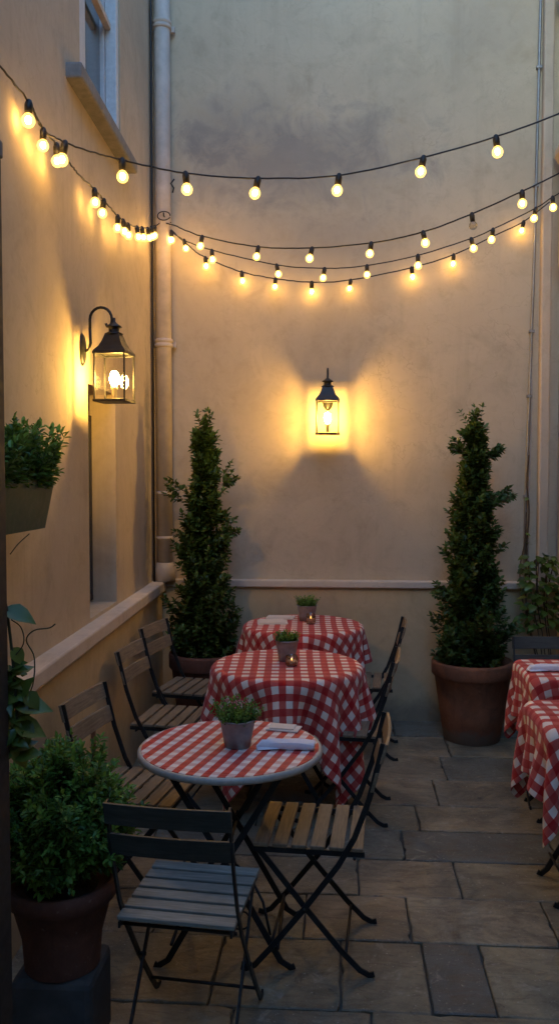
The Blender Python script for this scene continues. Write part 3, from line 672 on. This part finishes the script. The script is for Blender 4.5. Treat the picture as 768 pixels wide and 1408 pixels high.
drape('tablecloth', 1.1375, 3.53, .749, ('box', .304, .232), (.535, .46), R(0), 'red gingham cloth with low pointed corner on the nearer square table', 8)
drape('tablecloth', 1.2325, 4.37, .749, ('box', .269, .232), (.50, .45), R(0), 'red gingham cloth on the farther square table by the right pot', 9)

# ------------------------------------------------------------------ table things
def leafs(b, r, base, d, L, Wd, tint):
    """one cupped oval leaf"""
    d = d.normalized(); s = d.cross(Vector((r.uniform(-.5, .5), r.uniform(-.5, .5), 1))); s = s.normalized() if s.length > 1e-3 else Vector((1, 0, 0)); up = s.cross(d)
    tip = base + d * L - up * L * .12; l1 = base + d * L * .35 + s * Wd * .5 + up * L * .08; l2 = base + d * L * .72 + s * Wd * .42 + up * L * .04
    r1 = base + d * L * .35 - s * Wd * .5 + up * L * .08; r2 = base + d * L * .72 - s * Wd * .42 + up * L * .04
    b.add([base, l1, l2, tip, r2, r1], [(0, 1, 2, 3), (0, 3, 4, 5)], False, tint)
def shoot(bl, bt, r, p, d, L, n, ll, lw, tint, rad=.0015, droop=.15):
    p = Vector(p); d = Vector(d).normalized(); pts = [p.copy()]; q = p.copy(); dd = d.copy()
    for i in range(n):
        dd = (dd + Vector((r.uniform(-.16, .16), r.uniform(-.16, .16), r.uniform(-.05, .16) - droop * .2))).normalized(); q = q + dd * (L / n); pts.append(q.copy())
        a = r.uniform(0, 6.28); ref = dd.orthogonal().normalized(); per = Matrix.Rotation(a, 3, dd) @ ref
        k = 1 - .35 * (i / n)
        for sg in (1, -1): leafs(bl, r, q, (per * sg + dd * r.uniform(.4, .9)), ll * k * r.uniform(.8, 1.15), lw * k, min(1, max(0, tint + r.uniform(-.25, .25))))
    leafs(bl, r, q, dd, ll * .8, lw * .7, min(1, tint + .25))
    if bt is not None: bt.tube([pts[0], pts[len(pts) // 2], pts[-1]], [rad * 1.3, rad, rad * .6], 3, False)
def metal_pot(x, y, z, r0, r1, h, label, mat='galvanised', seed=1, spread=.07, tall=.07, flowers=False, tintb=.55):
    root = empty('potted_herb', (x, y, z), 0, label, 'potted plant', 'potted herbs on the tables'); r = random.Random(seed)
    b = MB(); b.lathe([(r0 * .9, 0), (r0, .002), (r0 + (r1 - r0) * .5, h * .5), (r1, h * .94), (r1 + .004, h * .955), (r1 + .004, h), (r1 - .003, h), (r1 - .006, h * .8), (.001, h * .8)], 32, cap=False); b.build('pot', mat, root)
    b = MB(); b.lathe([(.001, h * .86), (r1 - .006, h * .85)], 20, cap=False); b.build('soil', 'soil', root)
    bl = MB(); bt = MB()
    for i in range(95):
        a = r.uniform(0, 6.28); rr = r1 * .75 * math.sqrt(r.random()); out = rr / r1 * spread / .05
        shoot(bl, bt, r, (rr * math.cos(a), rr * math.sin(a), h * .84), (out * math.cos(a) * .6, out * math.sin(a) * .6, .75), tall * r.uniform(.6, 1.25), 6, .0155, .0095, r.uniform(.2, .9), .0008)
    bl.build('foliage', 'leaf_herb', root); bt.build('stems', 'twig_green', root)
    if flowers:
        bf = MB()
        for i in range(26): a = r.uniform(0, 6.28); rr = spread * r.random(); bf.sphere((rr * math.cos(a), rr * math.sin(a), h * .85 + tall * r.uniform(.8, 1.15)), .0035, 6, 4)
        bf.build('blossoms', 'blossom', root)
    return root
metal_pot(-.365, 3.07, .743, .049, .066, .105, 'galvanised pot of flowering herbs on the nearest round table', 'galvanised', 2, .085, .075, True, .6)
metal_pot(-.265, 4.50, .750, .044, .062, .115, 'dark metal pot of herbs on the middle round table', 'galvanised', 3, .06, .05)
metal_pot(-.195, 5.60, .780, .050, .066, .105, 'pot of herbs on the table nearest the back wall', 'galvanised', 4, .07, .065)
def candle(x, y, z, label, r=.035, h=.055):
    root = empty('candle_jar', (x, y, z), 0, label, 'candle', 'candle jars')
    b = MB(); b.lathe([(.001, 0), (r * .8, 0), (r, h * .2), (r, h * .75), (r * .85, h), (r * .80, h), (r * .94, h * .73), (r * .94, h * .2), (.001, .006)], 24, cap=False); b.build('glass', 'jar_glass', root)
    b = MB(); b.lathe([(r * .88, .007), (r * .9, h * .5), (.001, h * .5)], 20); b.build('wax', 'wax', root)
    b = MB(); b.sphere((0, 0, h * .5 + .008), .0035, 8, 6, sz=2); b.build('flame', 'candle_flame', root)
candle(-.232, 4.38, .750, 'small lit candle jar beside the herb pot on the middle table')
candle(-.165, 5.47, .780, 'glass candle jar in front of the herb pot on the table nearest the back wall', .032, .07)
def napkin(x, y, z, rz, L, Wd, label, rolled=True, mat='napkin_cloth'):
    b = MB()
    if rolled:
        n = 14; m = 12; vs = []; r = random.Random(5)
        for i in range(n + 1):
            t = i / n; wd = Wd * (.80 + .2 * t) * .5; hgt = .013 + .004 * math.sin(t * 3)
            for k in range(m):
                a = 2 * math.pi * k / m; ca, sa = math.cos(a), math.sin(a)
                vs.append((-L / 2 + L * t + .012 * sa * (1 if i < 2 else 0), wd * math.copysign(abs(ca) ** .7, ca) + .003 * math.sin(t * 9), hgt * (1 + math.copysign(abs(sa) ** .8, sa)) * (1 + .12 * math.sin(k * 2.3 + t * 4))))
        fs = [tuple(range(m - 1, -1, -1)), tuple(range(n * m, n * m + m))] + [(i * m + k, i * m + (k + 1) % m, (i + 1) * m + (k + 1) % m, (i + 1) * m + k) for i in range(n) for k in range(m)]
        b.add(vs, fs, True)
        # loose folded flap
        b.add([(-L * .5, -Wd * .75, .003), (-L * .12, -Wd * .45, .006), (-L * .20, 0, .030), (-L * .46, Wd * .3, .026), (-L * .55, -Wd * .2, .010)], [(0, 1, 2, 3, 4)], False)
    else:
        b.box(-L / 2, L / 2, -Wd / 2, Wd / 2, 0, .006); b.box(-L / 2 + .01, L / 2 - .02, -Wd / 2 + .01, Wd / 2 - .004, .0065, .011, Matrix.Rotation(.06, 4, 'Z'))
    o = b.build('napkin', mat, None, .002, .0015 if rolled else 0); o.location = (x, y, z); o.rotation_euler = (0, 0, rz)
    return tag(o, label, 'napkin', 'napkins on the tables')
napkin(-.18, 3.05, .7435, R(-3), .205, .055, 'white rolled napkin beside the herb pot on the nearest round table')
napkin(-.205, 3.29, .7435, R(-12), .13, .08, 'flat white folded napkin behind the pot at the far rim of the nearest table', False, 'paper')
napkin(-.42, 5.50, .781, R(6), .20, .15, 'wide cream folded napkin nearer the viewer on the table by the back wall', False, 'paper')
napkin(-.38, 5.68, .781, R(-4), .19, .12, 'smaller cream folded napkin behind the other on the table by the back wall', False, 'paper')
napkin(1.10, 4.30, .761, R(-2), .24, .05, 'white rolled napkin on the farther square table')

# ------------------------------------------------------------------ planting
def terracotta(root, r0, r1, h, mat, n=48):
    b = MB(); b.lathe([(r0 * .94, 0), (r0, .006), (r0 + (r1 - r0) * .45, h * .42), (r1 * .965, h * .80), (r1 * 1.0, h * .81), (r1 * 1.045, h * .835), (r1 * 1.05, h * .97), (r1 * 1.03, h), (r1 * .95, h), (r1 * .93, h * .9), (.001, h * .9)], n, cap=False); b.build('pot', mat, root)
    b = MB(); b.lathe([(.001, h * .915), (r1 * .5, h * .93), (r1 * .935, h * .905)], 24, cap=False); b.build('soil', 'soil', root)
def interp(prof, z):
    for (z0, r0), (z1, r1) in zip(prof, prof[1:]):
        if z <= z1: return r0 + (r1 - r0) * (z - z0) / (z1 - z0)
    return prof[-1][1]
def column_shrub(x, y, label, r0, r1, h, ztop, prof, seed, potmat, bulges=()):
    root = empty('potted_shrub', (x, y, 0), 0, label, 'potted shrub', 'tall potted shrubs'); r = random.Random(seed); terracotta(root, r0, r1, h, potmat)
    bl = MB(); bt = MB(); H = ztop - h
    bt.tube([(0, 0, h * .9), (.01, 0, h + H * .4), (-.005, .01, h + H * .8), (0, 0, ztop - .1)], [.016, .012, .007, .003], 7)
    for i in range(600):
        z = h * .93 + (H - .12) * (r.random() ** 1.12); t = (z - h) / H; a = r.uniform(0, 6.28); lump = 1 + .22 * math.sin(a * 2 + z * 9 + seed) + .16 * math.sin(a * 3 - z * 17) + r.uniform(-.12, .2)
        R_ = .88 * interp(prof, t) * lump
        if r.random() < .07: R_ *= 1.32
        L = r.uniform(.09, .17) * (1 - .3 * t); tilt = r.uniform(.8, 2.1); hd = Vector((math.cos(a), math.sin(a), tilt)).normalized()
        horiz = L * math.hypot(hd.x, hd.y); sr = max(0, R_ * (.35 + .65 * math.sqrt(r.random())) - horiz)
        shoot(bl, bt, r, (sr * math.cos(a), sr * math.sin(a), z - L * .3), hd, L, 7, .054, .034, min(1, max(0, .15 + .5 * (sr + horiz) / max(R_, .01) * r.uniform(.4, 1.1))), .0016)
    for (a, z, R_, n_) in bulges:
        for i in range(n_):
            aa = a + r.uniform(-.25, .25); s_ = R_ * .45
            shoot(bl, bt, r, (s_ * math.cos(aa), s_ * math.sin(aa), z + r.uniform(-.05, .03)), (math.cos(aa), math.sin(aa), r.uniform(.35, .9)), R_ * .42, 6, .050, .033, .5, .002)
    for i in range(12):
        a = r.uniform(0, 6.28); shoot(bl, bt, r, (.015 * math.cos(a), .015 * math.sin(a), ztop - .20), (math.cos(a) * .16, math.sin(a) * .16, 1), r.uniform(.12, .22), 7, .046, .026, .5, .0015)
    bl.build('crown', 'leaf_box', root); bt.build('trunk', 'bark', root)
PR = [(0, .20), (.08, .235), (.2, .20), (.35, .175), (.5, .165), (.65, .15), (.78, .12), (.9, .075), (1, .03)]
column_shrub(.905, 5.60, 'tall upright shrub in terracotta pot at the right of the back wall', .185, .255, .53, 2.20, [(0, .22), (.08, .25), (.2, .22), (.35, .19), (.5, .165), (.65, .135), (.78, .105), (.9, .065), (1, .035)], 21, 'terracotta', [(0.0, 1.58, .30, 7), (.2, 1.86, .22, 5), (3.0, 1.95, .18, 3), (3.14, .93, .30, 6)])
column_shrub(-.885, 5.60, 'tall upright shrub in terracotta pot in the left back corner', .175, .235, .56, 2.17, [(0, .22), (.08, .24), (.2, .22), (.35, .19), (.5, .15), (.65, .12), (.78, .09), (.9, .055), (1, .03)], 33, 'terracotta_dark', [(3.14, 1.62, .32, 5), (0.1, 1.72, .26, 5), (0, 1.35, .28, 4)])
# round bush on plinth
RB = empty('potted_bush', (-.83, 2.45, 0), 0, 'bushy round shrub in a terracotta pot on a dark stone base at the lower left', 'potted shrub')
b = MB(); b.box(-.125, .120, -.11, .12, 0, .265); b.build('stone_base', 'plinth_stone', RB, .02)
pt = empty('pot_dummy'); bpy.data.objects.remove(pt)
b = MB(); h_, r0_, r1_ = .265, .120, .158
b.lathe([(r0_ * .94, .268), (r0_, .362), (r1_ * .95, .268 + h_ * .78), (r1_ * 1.04, .268 + h_ * .80), (r1_ * 1.06, .268 + h_), (r1_ * .96, .268 + h_), (r1_ * .93, .268 + h_ * .9), (.001, .268 + h_ * .9)], 40, cap=False); b.build('pot', 'terracotta_dark', RB)
bl = MB(); bt = MB(); r = random.Random(5); C0 = Vector((0, 0, .715)); RBs = .228
for i in range(1000):
    d = Vector((r.gauss(0, 1), r.gauss(0, 1), r.gauss(0, 1))).normalized()
    if d.z < -.88: continue
    rad = RBs * (1 + .10 * math.sin(d.x * 6 + 1) + .08 * math.sin(d.y * 7 + d.z * 5)) * r.uniform(.6, 1.06)
    L = r.uniform(.07, .12); dd = (d + Vector((0, 0, .7))).normalized(); tip = C0 + Vector((d.x * rad, d.y * rad, d.z * rad * .95)); st = tip - dd * L
    shoot(bl, bt, r, st, dd, L, 7, .034, .016, r.uniform(.15, .9), .0014)
bt.tube([(0, 0, .50), (.01, 0, .62), (0, .01, .74)], [.012, .010, .006], 6)
for i in range(14):
    a = i * .45 + .2; bt.tube([(0, 0, .54), (.06 * math.cos(a), .06 * math.sin(a), .63), (.13 * math.cos(a), .13 * math.sin(a), .73)], [.005, .004, .002], 4)
bl.build('crown', 'leaf_bush', RB); bt.build('trunk', 'bark', RB)
b = MB(); b.lathe([(.001, .508), (.147, .506)], 24, cap=False); b.build('soil', 'soil', RB)
# planter box on the left wall
PB = empty('window_box', (-1.145, 0, 0), 0, 'dark green planter box of leafy herbs fixed to the left wall', 'planter box')
b = MB(); vs = []
for y, k in ((2.30, 0), (3.05, 1)):
    e = .035 if k else -.02
    vs += [(-.075, y, 1.560), (.060, y, 1.560), (.085, y + e, 1.735), (-.075, y + e, 1.735)]
b.add(vs, [(0, 1, 2, 3), (7, 6, 5, 4), (1, 0, 4, 5), (2, 1, 5, 6), (0, 3, 7, 4)]); b.build('box', 'box_green', PB, 0, .008)
b = MB(); b.box(-.07, .078, 2.31, 3.06, 1.70, 1.715); b.build('soil', 'soil', PB)
bl = MB(); bt = MB(); r = random.Random(9)
for i in range(330):
    y = r.uniform(2.35, 3.06); x = r.uniform(-.05, .07); k = max(0, (y - 2.85)) * .9; fall = r.random() < .2
    shoot(bl, bt, r, (x, y, 1.70), (x * 3 + .1, k + r.uniform(-.25, .25), .45 if fall else 1), r.uniform(.10, .24), 10, .044, .022, r.uniform(.2, .8), .0013)
bl.build('foliage', 'leaf_bush', PB); bt.build('stems', 'twig_green', PB)
# climber on the post
CL = empty('climbing_plant', (-.792, 1.985, 0), 0, 'large-leaved climber with curling tendrils on the dark post', 'climbing plant')
bl = MB(); bt = MB(); r = random.Random(12)
st = [(-.06, .0, .0), (-.065, .0, .5), (-.05, .01, .95), (.0, .01, 1.1), (.01, 0, 1.2), (-.01, .0, 1.42), (-.04, .0, 1.55), (-.06, .0, 1.7)]; bt.tube(catmull(st, 5), .004, 6)
bt.tube(catmull([(0, 0, 1.18), (.04, .02, 1.22), (.05, .02, 1.30), (.03, .02, 1.345), (.05, .02, 1.37), (.085, .03, 1.375), (.10, .03, 1.385)], 5), .0018, 5)
bt.tube(catmull([(0, 0, 1.30), (.03, 0, 1.34), (.025, 0, 1.38), (0, 0, 1.40)], 5), .0016, 5)
bt.tube(catmull([(0, 0, 1.56), (.02, 0, 1.585), (.045, .01, 1.61)], 4), .0014, 5)
def big_leaf(p, d, L, Wd, t):
    p = Vector(p); d = Vector(d).normalized(); s = d.cross(Vector((.2, -.6, 1))).normalized(); up = s.cross(d); rows = [(0, .02), (.15, .32), (.35, .5), (.6, .42), (.82, .2), (1, .0)]; vs = []
    for f, w_ in rows: c_ = p + d * L * f - up * L * .25 * f * f; vs += [c_ + s * w_ * Wd + up * .12 * w_ * Wd * 2, c_, c_ - s * w_ * Wd + up * .12 * w_ * Wd * 2]
    bl.add(vs, [(3 * i, 3 * i + 3, 3 * i + 4, 3 * i + 1) for i in range(5)] + [(3 * i + 1, 3 * i + 4, 3 * i + 5, 3 * i + 2) for i in range(5)], True, t)
for p, d, L, W2 in [((-.02, 0, 1.425), (1, 0, -.25), .075, .05), ((.0, 0, 1.19), (1, .2, -.05), .085, .06), ((0, 0, 1.14), (1, .2, -.25), .075, .06), ((.01, 0, 1.20), (.4, 0, .7), .06, .04), ((.03, 0, 1.22), (.9, 0, -.8), .05, .04), ((0, 0, 1.06), (.8, .1, .2), .06, .05), ((.0, 0, 1.28), (.7, 0, .4), .035, .03), ((0, 0, 1.10), (.5, .1, -.9), .07, .05), ((0, 0, 1.33), (.6, 0, -.7), .045, .035)]:
    big_leaf(p, d, L * 1.15, W2 * 1.15, r.uniform(.3, .9))
for i in range(75): big_leaf((r.uniform(-.03, .02), r.uniform(-.02, .02), r.uniform(1.07, 1.28)), (r.uniform(-.2, 1), r.uniform(-.6, .5), r.uniform(-.6, .6)), r.uniform(.025, .06), r.uniform(.018, .042), r.uniform(.1, .9))
bl.build('leaves', 'leaf_vine', CL); bt.build('stems', 'twig_green', CL)
# climber in the right back corner
CR = empty('corner_climber', (1.42, 5.72, 0), 0, 'leafy climber in the right back corner behind the dark chair', 'climbing plant')
bl = MB(); bt = MB(); r = random.Random(15)
for k in range(7):
    a = k * .9; bt.tube(catmull([(.02 * math.cos(a), .02 * math.sin(a), 0), (.03 * math.cos(a), .0, .5), (-.05 + .05 * math.cos(a), 0.02, .9), (-.05 + .09 * math.cos(a), .03 * math.sin(a), 1.18)], 5), .004, 5)
bt.tube(catmull([(-.02, .1, .4), (-.09, .2, .8), (-.09, .24, 1.2), (-.075, .24, 1.5), (-.09, .25, 1.7), (-.08, .25, 1.9)], 6), .006, 6); bt.tube(catmull([(-.03, .1, .5), (-.12, .22, .9), (-.13, .24, 1.12), (-.10, .24, 1.3), (-.09, .25, 1.5)], 6), .004, 6)
for i in range(190):
    a = r.uniform(0, 6.28); rr = .15 * math.sqrt(r.random()); z = r.uniform(.72, 1.22)
    x_ = max(-.17, min(.10, rr * math.cos(a) - .02)); big_leaf((x_, rr * .8 * math.sin(a), z), (math.cos(a), math.sin(a) - .3, r.uniform(-.7, .3)), r.uniform(.05, .08), r.uniform(.04, .06), r.uniform(.1, 1))
for p in ((-.10, .23, 1.35), (-.09, .23, 1.28), (-.14, .2, 1.12), (-.16, .18, 1.08), (-.17, .18, 1.0), (-.08, .24, 1.6), (-.12, .22, 1.18)):
    big_leaf(p, (r.uniform(-1, 1), -.5, r.uniform(-.5, .5)), .04, .03, r.random())
bl.build('leaves', 'leaf_vine', CR); bt.build('stems', 'bark', CR)
